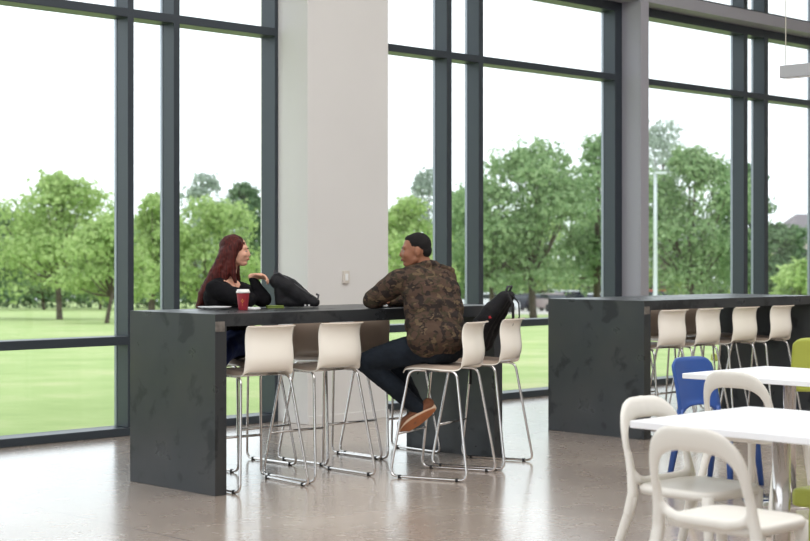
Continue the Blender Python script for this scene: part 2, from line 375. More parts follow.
# ---------------------------------------------------------------- outside
def gz(x, y): return -.12-.025*max(0, (.699*x+.715*y)-11)
def ray(px, d): r = (px-405)/1540.; return (.715*r*d+.699*d, -.699*r*d+.715*d)
bm = bmesh.new(); c = [(-20, 10.55), (120, 10.55), (330, 260), (120, 420), (-160, 260)]
vs = [bm.verts.new((x, y, -.12-.025*(.699*x+.715*y-11))) for x, y in [(-60, 10.55), (40, 10.55), (420, 60), (330, 330), (60, 420), (-120, 260)]]
bm.faces.new(vs); me = D.meshes.new('lawn'); bm.to_mesh(me); bm.free(); me.materials.append(M['grass'])
o = link('lawn', me); tag(o, kind='structure')
for v in me.vertices: v.co.z -= 0
def strip(name, pd, z, m, kind='structure'):
    bm = bmesh.new(); vs = []
    for px, d in pd:
        x, y = ray(px, d); vs.append(bm.verts.new((x, y, -.12-.025*(.699*x+.715*y-11)+z)))
    bm.faces.new(vs); e = bmesh.ops.extrude_face_region(bm, geom=list(bm.faces)); 
    for v in e['geom']:
        if isinstance(v, bmesh.types.BMVert): v.co.z -= z*.9
    bmesh.ops.recalc_face_normals(bm, faces=bm.faces)
    me = D.meshes.new(name); bm.to_mesh(me); bm.free(); me.materials.append(m); return tag(link(name, me), kind=kind)
strip('road', [(455, 108), (900, 96), (900, 150), (455, 165)], .06, M['road'])
strip('kerb', [(455, 76), (545, 72), (545, 74.5), (455, 78.5)], .1, M['kerb_red'])

def tree_mesh(seed, h, rad, trunk_h, nleaf, leaf, top_r=None, squash=1.0, lobes=16, sparse=.0):
    """local tree of height h, crown radius rad; returns (trunk mesh, crown mesh)"""
    g = np.random.default_rng(seed); mb = MB(); ch = h-trunk_h
    th = trunk_h+ch*.55; sway = g.normal(0, .12, 4)*rad*.3
    tp = [(0, 0, -.3), (sway[0]*.3, sway[1]*.3, trunk_h*.6), (sway[0], sway[1], trunk_h+ch*.2), (sway[2], sway[3], th)]
    r0 = h*.021; mb.tube(tp, [r0*1.25, r0, r0*.8, r0*.3], 8)
    L = []; 
    for k in range(lobes):
        a = g.uniform(0, 2*PI); t = (k+.5)/lobes; zz = trunk_h+ch*(.12+.80*t); prof = math.sin(PI*min(1, .18+.74*t))**.75
        rr = rad*prof*g.uniform(.25, .80); lr = rad*g.uniform(.33, .50)*(1 if t < .8 else .75)
        if t > .93: rr *= .4
        L.append((rr*math.cos(a), rr*math.sin(a), zz, lr))
        s = Vector(tp[2])*(.9); e = Vector((rr*math.cos(a), rr*math.sin(a), zz)); mid = (s+e)/2+Vector((0, 0, -.05*rad))
        mb.tube([s, mid, e], [r0*.45, r0*.3, r0*.1], 5)
    L = np.array(L); per = nleaf//lobes; V = []; 
    for (x, y, z, r) in L:
        d = g.normal(size=(per, 3)); d /= np.linalg.norm(d, axis=1)[:, None]; d[:, 2] = np.where(d[:, 2] < -.3, -d[:, 2]*.6, d[:, 2])
        bump = 1+.22*np.sin(d[:, 0]*7+x)*np.cos(d[:, 1]*6+y)+.12*np.sin(d[:, 2]*11)
        rr = r*(g.uniform(.55, 1.06, per)**.6)*bump; p = np.stack([x+d[:, 0]*rr, y+d[:, 1]*rr, z+d[:, 2]*rr*.85*squash], 1)
        nrm = d+g.normal(size=(per, 3))*.6; nrm /= np.linalg.norm(nrm, axis=1)[:, None]
        u = np.cross(nrm, g.normal(size=(per, 3))); u /= np.linalg.norm(u, axis=1)[:, None]; v = np.cross(nrm, u); sz = leaf*g.uniform(.6, 1.3, per)[:, None]
        V.append(np.stack([p-u*sz*.5, p-v*sz*.32+nrm*sz*.06, p+u*sz*.5, p+v*sz*.32+nrm*sz*.06], 1).reshape(-1, 3))
    V = np.concatenate(V); n = len(V)//4; me = D.meshes.new('crown')
    me.vertices.add(len(V)); me.vertices.foreach_set('co', V.ravel().astype(np.float32)); me.loops.add(n*4); me.loops.foreach_set('vertex_index', np.arange(n*4, dtype=np.int32))
    me.polygons.add(n); me.polygons.foreach_set('loop_start', np.arange(0, n*4, 4, dtype=np.int32)); me.update(calc_edges=True)
    return mb, me
def tree(px, d, top_y, width_px, leafm, label, seed, trunk_frac=.22, nleaf=7000, leaf=.28, lobes=16, name='park_tree', group=None, cat='tree', base=None):
    trunk_frac *= .5
    x, y = ray(px, d); z = gz(x, y); ztop = 1.41-(top_y-258)/1540*d; h = (ztop-z)*1.04; rad = width_px*.68/1540*d
    t = empty(name, (x, y, z)); tag(t, label, cat, group)
    mb, me = tree_mesh(seed, h*.97, rad, h*trunk_frac, nleaf, leaf, lobes=lobes)
    mb.build('trunk', M['bark'], t); me.materials.append(M[leafm]); link('crown', me, t); return t
G = 'trees on the lawn'
tree(60, 84, 178, 122, 'leaf_light', 'big rounded green tree left of the leftmost dark mullion', 11, .26, 11000, .27, 22)
tree(-22, 88, 200, 90, 'leaf_dark', 'dark green tree cut by the left edge of the photo', 12, .26, 6000, .3)
tree(106, 72, 218, 80, 'leaf_light', 'smaller pale green tree with a clear leaning trunk beside the big one', 13, .2, 7000, .23)
tree(152, 80, 192, 60, 'leaf_light', 'light green tree seen between the two left mullions', 14, .24, 6000, .25)
tree(205, 82, 204, 100, 'leaf_light', 'light green tree behind the seated woman', 15, .22, 9000, .25, 20)
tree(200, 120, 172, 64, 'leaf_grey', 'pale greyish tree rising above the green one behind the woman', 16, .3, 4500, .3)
tree(246, 95, 182, 66, 'leaf_dark', 'darker green tree just left of the white column', 17, .22, 7000, .3)
tree(408, 78, 200, 76, 'leaf_light', 'light green tree right of the white column behind the man', 18, .18, 7000, .25)
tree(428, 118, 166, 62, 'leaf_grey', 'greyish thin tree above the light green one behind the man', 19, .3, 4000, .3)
tree(468, 92, 196, 74, 'leaf_mid', 'green tree seen through the narrow pane beside the man', 20, .2, 6000, .28)
tree(534, 86, 148, 130, 'leaf_mid', 'large spreading green tree in the middle of the centre window', 21, .16, 14000, .27, 26)
tree(597, 92, 134, 80, 'leaf_mid', 'tall green tree at the right side of the centre window', 22, .16, 8000, .28)
tree(492, 84, 180, 84, 'leaf_mid', 'lower green tree left of the large spreading tree', 23, .2, 6000, .27)
tree(690, 84, 150, 118, 'leaf_mid', 'full green tree behind the white lamp post', 24, .12, 13000, .27, 24)
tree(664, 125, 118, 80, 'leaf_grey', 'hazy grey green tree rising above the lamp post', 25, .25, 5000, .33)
tree(742, 90, 160, 60, 'leaf_dark', 'green tree right of the lamp post tree, partly behind the double mullions', 26, .15, 6000, .3)
tree(778, 80, 222, 58, 'leaf_dark', 'small dark green tree in front of the pale house', 27, .12, 5000, .25)
tree(800, 62, 262, 56, 'leaf_light', 'low bright green bush at the right edge', 28, .05, 4000, .2, name='bush', cat='bush')
# far tree belt, individually placed
for k, (px, ty, wpx) in enumerate([(-10, 222, 110), (45, 232, 110), (100, 236, 100), (150, 226, 90), (205, 232, 100), (262, 224, 90), (405, 222, 100), (470, 216, 100), (545, 226, 110), (600, 214, 90), (650, 222, 100), (712, 226, 100), (766, 258, 60), (830, 262, 90)]):
    tree(px, 140+6*(k % 3), ty, wpx, 'leaf_mid' if k % 2 else 'leaf_light', 'distant tree in the belt along the far side of the lawn', 40+k % 4, .1, 5000, .42, 16, group='distant tree belt')

for k, px in enumerate((-20, 30, 85, 140, 195, 250, 400, 455, 520, 585, 640, 700, 760, 815)):  # shrubs whose dark leaves also fill in the shade below the far crowns
    tree(px, 165+4*(k % 3), 280+3*(k % 2), 78, 'leaf_dark', 'low dark shrub at the foot of the distant tree belt', 60+k % 3, .0, 3200, .45, 12, name='shrub', group='shrubs under the distant trees', cat='shrub')

# lamp post
x, y = ray(655.5, 78); z = gz(x, y); lp = empty('lamp_post', (x, y, z)); tag(lp, 'slim white lamp post standing in front of the green tree', 'lamp post')
zt = 1.41+84/1540*78-z
MB().lathe([(.16, 0), (.16, .5), (.12, .55), (.095, zt*.5), (.08, zt)]).build('pole', M['pole'], lp)
MB().box(-.06, .56, -.14, .14, zt-.02, zt+.12, .03).build('lamp_head', M['pole'], lp).rotation_euler = (0, 0, R(-44))
MB().lathe([(.22, -.1), (.22, .12)]).build('footing', M['road'], lp)

# cars
def car(px, d, col, label, yaw, name='car', suv=0):
    x, y = ray(px, d); z = gz(x, y)+.065; c = empty(name, (x, y, z), R(yaw)); tag(c, label, 'car', 'parked cars beyond the lawn')
    hh = 1.45+.25*suv
    prof = [(-2.2, .3), (-2.25, .65), (-2.1, .95), (-1.3, 1.0), (-1.0, 1.05), (1.2, 1.0), (2.05, .85), (2.25, .6), (2.2, .3)]
    b = MB().extr(prof, -.88, .88); bmesh.ops.bevel(b.bm, geom=list(b.bm.edges), offset=.06, segments=2, affect='EDGES'); b.build('body', mat('car_paint', col, .25, .1, .5, coat=.5), c)
    g = MB().extr([(-1.6-.3*suv, .98), (-1.05-.3*suv, hh-.06), (.25, hh-.04), (.95, .98)], -.74, .74); bmesh.ops.bevel(g.bm, geom=list(g.bm.edges), offset=.05, segments=2, affect='EDGES'); g.build('cabin', M['car_glass'], c)
    MB().box(-1.05-.3*suv, .25, -.7, .7, hh-.09, hh, .04).build('roof', mat('car_paint', col, .25, .1, .5), c)
    for sx in (-1.4, 1.4):
        for sy in (-.86, .86):
            w = MB().lathe([(.2, -.11), (.33, -.1), (.33, .1), (.2, .11)], n=18).build('wheel', M['tyre'], c, (sx, sy, .33)); w.rotation_euler = (PI/2, 0, 0)
WH = rgb(225, 226, 230)
car(488, 112, WH, 'white car seen just left of the black backpack', -20)
car(526, 125, rgb(44, 46, 58), 'dark blue car parked behind the black backpack', 20)
car(541, 146, rgb(196, 198, 206), 'silver car between the dark blue car and the tall white car', 50)
car(573, 130, WH, 'tall white car at the middle of the car park', -20, suv=1)
car(599, 118, rgb(228, 230, 232), 'white car beside the right window jamb', 30)
car(551, 122, rgb(176, 160, 158), 'pinkish grey car just left of the right steel bar table', 65)
car(651, 118, rgb(200, 62, 44), 'red car at the foot of the lamp post', 60, suv=1)

# house
hx, hy = ray(824, 150); z = gz(hx, hy); hs = empty('house', (hx, hy, z), R(-44.36)); tag(hs, 'pale house with a grey hipped roof at the right edge beyond the trees', 'house')
MB().box(-4.6, 8, -4, 5, -.5, 7.0).build('wall', M['house_wall'], hs); MB().box(-.9, 3.2, -4.5, -3.99, -.5, 6.6).build('wall_bay', M['brick'], hs)
b = MB(); bmv = [b.bm.verts.new(p) for p in [(-5.3, -5, 6.7), (8.7, -5, 6.7), (8.7, 6, 6.7), (-5.3, 6, 6.7), (-2.6, .5, 9.3), (6, .5, 9.3)]]
for f in ((0, 1, 5, 4), (1, 2, 5), (2, 3, 4, 5), (3, 0, 4), (3, 2, 1, 0)): b.bm.faces.new([bmv[i] for i in f])
b.build('roof', M['roofing'], hs)
for xx in (-3.6, -2.0):
    for zz in (1.2, 4.4): MB().box(xx, xx+.9, -4.06, -3.98, zz, zz+1.4).build('window', M['car_glass'], hs)

# ---------------------------------------------------------------- bar tables
def bar_table(x0, x1, y0, y1, H, label):
    t = empty('bar_table', ((x0+x1)/2, (y0+y1)/2, 0)); tag(t, label, 'table', 'tall steel bar tables'); cx, cy = (x0+x1)/2, (y0+y1)/2
    hx, hy = (x1-x0)/2, (y1-y0)/2
    MB().box(-hx+.0852, hx-.0852, -hy, hy, H-.075, H, .001).build('tabletop', M['steel'], t)
    for s in (-1, 1):
        a, b = sorted((s*hx, s*(hx-.085))); MB().box(a, b, -hy, hy, 0, H, .0015).build('end_panel', M['steel'], t)
    MB().box(-hx+.001, -hx+.07, -hy-.0025, -hy+.01, H-.105, H-.045, .001).build('weld_patch', mat('bare_weld', rgb(120, 114, 108), .5, .4, var=.3, scale=30), t)
    return t
bar_table(5.56, 8.09, 7.29, 8.17, 1.078, 'tall dark steel bar table where the man and woman sit')
bar_table(9.66, 12.19, 7.23, 8.2, 1.078, 'tall dark steel bar table at right with a row of empty stools')

# ---------------------------------------------------------------- bar stools
def stool_shell():
    # profile (y, z) front edge -> seat -> back top ; width per station
    pr = [(.212, .678, .165), (.203, .700, .172), (.18, .714, .182), (.10, .718, .19), (-.02, .712, .192), (-.13, .706, .188), (-.20, .712, .182), (-.240, .74, .178), (-.257, .79, .177), (-.252, .85, .175), (-.243, .905, .173), (-.245, .95, .172), (-.257, .985, .173), (-.271, .996, .174), (-.278, .990, .173)]
    bm = bmesh.new(); nx = 12; th = .011; G = []
    T = []
    for i, (y, z, w) in enumerate(pr):
        a = Vector(pr[max(i-1, 0)][:2]); c = Vector(pr[min(i+1, len(pr)-1)][:2]); d = (c-a).normalized(); T.append(Vector((0, -d.y, d.x)))
    def pt(i, k, off):
        y, z, w = pr[i]; u = -1+2*k/nx; x = w*u; n = Vector((0, T[i].y, T[i].z))   # normal, points to the outer side
        curl = .022*abs(u)**3
        if i > 6: p = Vector((x, y+curl*1.6+.004, z))     # back wraps forward
        else: p = Vector((x, y, z+curl*.5-.034*abs(u)**12))
        return p-n*off
    # outer side = below / behind
    for off in (0, th):
        G.append([[bm.verts.new(pt(i, k, off)) for k in range(nx+1)] for i in range(len(pr))])
    for s in (0, 1):
        for i in range(len(pr)-1):
            for k in range(nx):
                q = (G[s][i][k], G[s][i][k+1], G[s][i+1][k+1], G[s][i+1][k]); f = bm.faces.new(q); f.material_index = s; f.smooth = True
    def rim(A, B):
        for a0, a1, b0, b1 in zip(A, A[1:], B, B[1:]):
            f = bm.faces.new((a0, a1, b1, b0)); f.smooth = False; f.material_index = 0
    rim(G[0][0], G[1][0]); rim(G[0][-1], G[1][-1]); rim([r[0] for r in G[0]], [r[0] for r in G[1]]); rim([r[-1] for r in G[0]], [r[-1] for r in G[1]])
    bmesh.ops.recalc_face_normals(bm, faces=bm.faces); me = D.meshes.new('seat_shell'); bm.to_mesh(me); bm.free()
    return me
def make_stool():
    t = empty('bar_stool', (0, 0, 0)); me = stool_shell(); me.materials.append(M['shell_out']); me.materials.append(M['shell_in'])
    o = link('seat_shell', me, t); s = o.modifiers.new('sub', 'SUBSURF'); s.levels = 1; s.render_levels = 2
    z0 = .690
    for s in (-1, 1):
        pts = rounded([(s*.165, .05, z0), (s*.178, .165, z0), (s*.25, .27, .012), (s*.25, -.27, .012), (s*.178, -.165, z0), (s*.165, -.05, z0)], .055, 5)
        f = MB().tube(pts+[(s*.165, .05, z0)], .0088, 10).build('sled_frame', M['chrome'], t)
        for yy in (.2, -.2): MB().lathe([(.013, 0), (.013, .022)], (s*.25, yy, -.001), 10).build('glide', M['rubber'], t)
    zf = .28; u = (z0-zf)/(z0-.012); xx = .178+u*.072; yy = .165+u*.105
    MB().tube([(-xx, yy, zf), (xx, yy, zf)], .0085, 10).build('footrest', M['chrome'], t)
    MB().tube([(-.165, .05, z0), (.165, .05, z0)], .008, 8).tube([(-.165, -.05, z0), (.165, -.05, z0)], .008, 8).build('cross_rail', M['chrome'], t)
    return t
proto = make_stool(); used = False
def stool(x, y, yaw, label, group):
    global used
    t = proto if not used else copy_tree(proto); used = True
    t.location = (x, y, 0); t.rotation_euler = (0, 0, R(yaw-90)); tag(t, label, 'bar stool', group); return t
g1 = 'stools around the occupied bar table'; g2 = 'stools along the right bar table'
stool(5.98, 7.478, 84, 'leftmost cream bar stool seen from behind, in front of the woman', g1)
stool(6.56, 7.50, 88, 'cream shell bar stool seen from behind, left of the man', g1)
stool(7.174, 6.976, 110.7, 'white shell bar stool the man in camouflage sits on', g1)
stool(7.75, 7.164, 109, 'white shell bar stool holding an upright black backpack', g1)
stool(6.515, 8.235, -90, 'bar stool the red haired woman sits on', g1)
stool(7.15, 8.06, -91, 'empty bar stool on the window side of the table, right of the woman', g1)
stool(7.69, 8.02, -93, 'empty bar stool on the window side of the table, across from the man', g1)
names2 = ['leftmost', 'second from the left', 'third from the left', 'rightmost']
for k, (x, yw) in enumerate(((10.065, 88), (10.55, 91), (11.09, 89), (11.635, 92))):
    stool(x, 7.46, yw, '%s of four cream bar stools on the right bar table near side' % names2[k], g2)
for k, (x, yw) in enumerate(((10.45, -89), (11.2, -92), (11.76, -90))):
    stool(x, 8.08, yw, ('first', 'middle', 'farthest')[k]+' bar stool on the window side of the right bar table', g2)

# ---------------------------------------------------------------- white tables and chairs
def cafe_table(x, y, label):
    t = empty('cafe_table', (x, y, 0)); tag(t, label, 'table', 'white square cafe tables'); h = .44
    MB().box(-h, h, -h, h, .712, .742, .004).build('tabletop', M['white_top'], t)
    MB().lathe([(.037, .012), (.037, .70)]).build('column', M['chrome'], t)
    MB().lathe([(.27, 0), (.27, .006), (.06, .02), (.04, .03)], n=36).build('base', M['chrome'], t)
    MB().box(-.2, .2, -.03, .03, .69, .711).box(-.03, .03, -.2, .2, .69, .711).build('bracket', M['chrome'], t)
    return t
cafe_table(5.525, 3.44, 'white square cafe table nearest the camera at lower right')
cafe_table(7.83, 4.82, 'white square cafe table farther back, between the blue chair and the near table')

def arch_chair():
    """white moulded chair, open arched back; faces +y, origin on the floor at the centre of the seat"""
    t = empty('arch_back_chair', (0, 0, 0)); m = M['white_plastic']; zs = .48
    n = 28; B = Blob(); bm = B.bm; O = []; I = []
    def lean(z): return -.205-.095*max(0, (z-.42)/.40)**1.2
    for k in range(n+1):
        a = PI*k/n; ca, sa = math.cos(a), math.sin(a); e = .60
        O.append((.213*math.copysign(abs(ca)**e, ca), .585+.24*abs(sa)**.75)); I.append((.176*math.copysign(abs(ca)**e, ca), .585+.148*abs(sa)**.75))
    th = .013; rings = []
    def PY(x, z, s): return (x, lean(z)-.03*(1-(x/.213)**2)+s*th, z)
    for (xo, zo), (xi, zi) in zip(O, I):
        mx, mz = (xo+xi)/2, (zo+zi)/2
        rings.append([bm.verts.new(PY(*q)) for q in [(xo, zo, -.3), (xo, zo, .3), (xo*.6+mx*.4, zo*.6+mz*.4, .95), (mx, mz, 1.1), (xi*.6+mx*.4, zi*.6+mz*.4, .95), (xi, zi, .3), (xi, zi, -.3), (xi*.6+mx*.4, zi*.6+mz*.4, -.95), (mx, mz, -1.1), (xo*.6+mx*.4, zo*.6+mz*.4, -.95)]])
    for A, C in zip(rings, rings[1:]):
        for k in range(10): bm.faces.new((A[k], A[(k+1) % 10], C[(k+1) % 10], C[k]))
    bm.faces.new(rings[0]); bm.faces.new(rings[-1][::-1])
    for s in (-1, 1):
        for dx in (-.005, .005):
            B.chain([(s*(.194+dx), lean(.60), .60), (s*(.199+dx), lean(.52), .52), (s*(.206+dx), lean(.44)-.002, .44), (s*(.212+dx), -.225, .36)], [.0135, .016, .0195, .021])
        B.chain([(s*.197, lean(.56), .56), (s*.190, lean(.525), .525), (s*.172, -.212, .500), (s*.14, -.218, .487), (s*.09, -.226, .480)], [.012, .016, .019, .020, .020])
    B.chain([(-.10, -.226, .480), (.10, -.226, .480)], [.021, .021])
    B.build('backrest', m, t, .005, 12)
    # seat: superellipse plate, slightly dished
    bm = bmesh.new(); N = 48; top = []; mid = []; bot = []; inn = []
    for k in range(N):
        a = 2*PI*k/N; ca, sa = math.cos(a), math.sin(a); ex = .38
        x = math.copysign(abs(ca)**ex, ca); y = math.copysign(abs(sa)**ex, sa); w = .208
        top.append(bm.verts.new((x*(w-.012), y*.182-.024, zs))); mid.append(bm.verts.new((x*w, y*.194-.024, zs-.012))); bot.append(bm.verts.new((x*(w-.006), y*.189-.024, zs-.036)))
        inn.append(bm.verts.new((x*.13, y*.13+.0, zs-.010)))
    for A, B in ((inn, top), (top, mid), (mid, bot)):
        for k in range(N):
            f = bm.faces.new((A[k], A[(k+1) % N], B[(k+1) % N], B[k])); f.smooth = True
    bm.faces.new(inn); bm.faces.new(bot[::-1]); bmesh.ops.recalc_face_normals(bm, faces=bm.faces); me = D.meshes.new('seat'); bm.to_mesh(me); bm.free(); me.materials.append(m); link('seat', me, t)
    for s in (-1, 1):
        pts = [(s*.207, -.206, .43), (s*.211, -.222, .37), (s*.218, -.246, .30), (s*.230, -.293, .16), (s*.243, -.348, 0)]
        MB().tube(pts, [.017, .0212, .0205, .0178, .0145], 14).build('leg', m, t)
        MB().tube([(s*.168, .135, .46), (s*.172, .14, .38), (s*.185, .155, .2), (s*.198, .175, 0)], [.028, .0215, .0175, .0145], 14).build('leg', m, t)
    return t
ac = arch_chair(); g3 = 'white arch back chairs'
def place(o, x, y, yaw, label, cat, group):
    o.location = (x, y, 0); o.rotation_euler = (0, 0, R(yaw-90)); tag(o, label, cat, group); return o
place(ac, 4.775, 3.145, 0, 'white arch back chair nearest the camera, seen from behind', 'chair', g3)
place(copy_tree(ac), 5.30, 3.66, -91, 'white arch back chair tucked behind the left corner of the near white table', 'chair', g3)
place(copy_tree(ac), 7.115, 4.53, 0, 'white arch back chair between the two white tables', 'chair', g3)

def panel_chair(name, m):
    """plastic chair with a tall solid curved back running down into the rear legs; faces +y"""
    t = empty(name, (0, 0, 0)); bm = bmesh.new(); nx, nz = 14, 14; th = .014; G = []
    def fn(u, v):       # u -1..1, v 0..1
        z = .40+v*.385; w = .222-.012*v
        if v > .88: w -= .03*((v-.88)/.12)**2
        z2 = z-.022*abs(u)**6*(v > .6)*((v-.6)/.4)
        if v < .3: z2 += .085*(1-abs(u)**3)*(1-v/.3)
        return Vector((w*u, -.19-.075*v**1.3-.03*(1-u*u), z2))
    for s in (0, th): G.append([[bm.verts.new(fn(-1+2*k/nx, i/nz)+Vector((0, s, 0))) for k in range(nx+1)] for i in range(nz+1)])
    for s in (0, 1):
        for i in range(nz):
            for k in range(nx):
                f = bm.faces.new((G[s][i][k], G[s][i][k+1], G[s][i+1][k+1], G[s][i+1][k])); f.smooth = True
    def rim(A, B):
        for a0, a1, b0, b1 in zip(A, A[1:], B, B[1:]): bm.faces.new((a0, a1, b1, b0))
    rim(G[0][0], G[1][0]); rim(G[0][-1], G[1][-1]); rim([r[0] for r in G[0]], [r[0] for r in G[1]]); rim([r[-1] for r in G[0]], [r[-1] for r in G[1]])
    bmesh.ops.recalc_face_normals(bm, faces=bm.faces); me = D.meshes.new('backrest'); bm.to_mesh(me); bm.free(); me.materials.append(m); link('backrest', me, t)
    bm = bmesh.new(); b = MB(); b.box(-.205, .205, -.165, .21, .35, .43, .02); b.build('seat', m, t)
    for s in (-1, 1):
        b = MB(); b.tube([(s*.196, -.20, .47), (s*.20, -.205, .36), (s*.225, -.27, 0)], [.022, .026, .018], 10, flat=.8); b.build('leg', m, t)
        MB().tube([(s*.14, .12, .36), (s*.17, .15, 0)], [.026, .018], 10, flat=.8).build('leg', m, t)
    return t
bc = place(panel_chair('blue_chair', M['blue_plastic']), 8.10, 5.44, -90, 'royal blue plastic chair behind the farther white table', 'chair', None)
lc = panel_chair('lime_chair', M['lime_plastic']); g4 = 'lime green chairs'
place(lc, 10.98, 6.53, 40, 'lime green chair in front of the right bar table, its back to the camera', 'chair', g4)
place(copy_tree(lc), 5.975, 3.34, 180, 'lime green chair at the right edge, only its seat showing under the near table', 'chair', g4)
place(copy_tree(lc), 13.50, 8.9, 80, 'lime green chair mostly hidden behind the far end of the right bar table', 'chair', g4)
b2 = copy_tree(bc); place(b2, 10.25, 5.62, 150, 'second blue chair at the right edge beyond the farther white table', 'chair', None)

# pendant light
pl = empty('pendant_light', (9, 4.4, 2.625)); tag(pl, 'long grey linear pendant light hanging at the top right on a thin cable', 'pendant light')
MB().box(-.03, .03, -1.2, 1.2, -.015, .068, .003).build('housing', M['grey_light'], pl)
MB().box(-.022, .022, -1.17, 1.17, -.02, -.0155).build('diffuser', mat('lamp_diffuser', rgb(235, 235, 235), .6), pl)
for yy in (1.17, -1.17): MB().tube([(0, yy, .067), (0, yy, 4.37)], .004, 6).build('cable', mat('pale_cable', rgb(225, 222, 210), .5), pl)

# ---------------------------------------------------------------- things on the bar table
T = 1.078
c = empty('coffee_cup', (6.145, 7.765, T)); tag(c, 'red takeaway coffee cup with a white lid on the table in front of the woman', 'cup')
MB().lathe([(.029, 0), (.030, .002), (.041, .108), (.042, .112)]).build('cup_body', M['cup_red'], c)
MB().lathe([(.044, .108), (.045, .114), (.043, .122), (.040, .124), (.039, .131), (.034, .132)]).build('lid', M['cup_white'], c)
e = MB()
for (h, z) in ((0, .062), (0, .05), (.25, .056), (-.25, .056), (0, .075)):
    a = R(-135)+h; r = .0295+.011*z/.108+.0012; e.box(-.003, .003, -.0012, .0012, z-.003, z+.004)
    for v in e.bm.verts[-8:] if False else []: pass
e.bm.free()
e = MB(); a0 = R(-134)
for (h, z, s) in ((0, .066, .006), (0, .05, .006), (.22, .058, .005), (-.22, .058, .005), (0, .032, .004)):
    a = a0+h; r = .0302+.0108*z/.108; cx, cy = r*math.cos(a), r*math.sin(a); u = Vector((-math.sin(a), math.cos(a), 0)); n = Vector((math.cos(a), math.sin(a), 0))*.0012
    P0 = Vector((cx, cy, z)); q = [P0-u*s*.6, P0+Vector((0, 0, -s)), P0+u*s*.6, P0+Vector((0, 0, s))]
    A = [e.bm.verts.new(p-n) for p in q]; B = [e.bm.verts.new(p+n) for p in q]; e.bm.faces.new(A); e.bm.faces.new(B[::-1])
    for k in range(4): e.bm.faces.new((A[k], B[k], B[(k+1) % 4], A[(k+1) % 4]))
e.build('emblem', M['cup_mark'], c)
p = MB().lathe([(.06, 0), (.065, .004), (.095, .014), (.108, .019), (.107, .022), (.075, .012), (.001, .008)], n=40).build('plate', M['china'], None, (6.02, 7.9, T)); tag(p, 'white plate on the left end of the bar table', 'plate')
n = MB().box(-.055, .055, -.05, .05, 0, .008, .002).box(-.045, .05, -.045, .04, .008, .013, .002).build('napkin', M['paper'], None, (6.25, 7.82, T)); n.rotation_euler = (0, 0, .5); tag(n, 'folded white napkin just right of the red cup', 'napkin')
w = empty('wallet', (6.52, 7.9, T), R(-30)); tag(w, 'flat olive green wallet between the cup and the black bag', 'wallet')
MB().box(-.055, .055, -.045, .045, 0, .009, .003).build('cover', M['green_cover'], w); MB().box(-.055, .052, -.044, .044, .0095, .018, .003).build('flap', M['green_cover'], w)
ph = MB().box(-.037, .037, -.075, .075, 0, .009, .003).build('phone', M['phone'], None, (7.12, 7.46, T)); ph.rotation_euler = (0, 0, R(-50)); tag(ph, 'black phone lying on the table by the man\'s forearm', 'phone')
pp = MB().box(-.06, .06, -.04, .04, 0, .003).build('paper_slip', M['paper'], None, (7.26, 7.62, T)); pp.rotation_euler = (0, 0, .4); tag(pp, 'small white paper slip on the table in front of the man', 'paper')

def bag_on_table():
    o = (6.68, 7.90, T); t = Blob(); L = Vector((.715, -.699, 0)); N = Vector((.699, .715, 0)); O = Vector(o)
    def P(a, n, z): return O+L*a+N*n+Vector((0, 0, z))
    for n in (-.055, 0, .055):
        t.chain([P(-.105, n, .178), P(-.03, n, .138), P(.07, n, .06), P(.145, n, .035)], [.052, .062, .050, .030])
        t.chain([P(-.085, n, .16), P(-.08, n, .04)], [.045, .038]); t.chain([P(-.08, n, .04), P(.10, n, .04)], [.036, .034])
    g = t.build('backpack', M['black_fabric'], None, .009, 3, o, .012, .05); g.location = o; tag(g, 'slumped black backpack lying on the bar table beside the woman', 'backpack')
    def Q(a, n, z): return P(a, n, z)-O
    MB().tube([Q(-.13, -.06, .225), Q(-.09, -.075, .232), Q(-.02, -.08, .185), Q(.06, -.08, .125), Q(.135, -.06, .072)], .008, 8, flat=.6).build('strap', M['zip'], g)
    MB().tube([Q(-.125, -.03, .215), Q(-.13, -.0, .25), Q(-.115, .03, .215)], .006, 8).build('handle', M['zip'], g)
    MB().tube([Q(.12, -.03, .05), Q(.165, -.04, .055), Q(.17, -.03, .085), Q(.155, -.02, .09)], .007, 8).build('loop', M['zip'], g)
    for a in (.085, .11): MB().box(-.006, .006, -.003, .003, -.006, .006).build('buckle', mat('buckle', rgb(200, 200, 200), .4), g, tuple(Q(a, -.093, .018)))
bag_on_table()

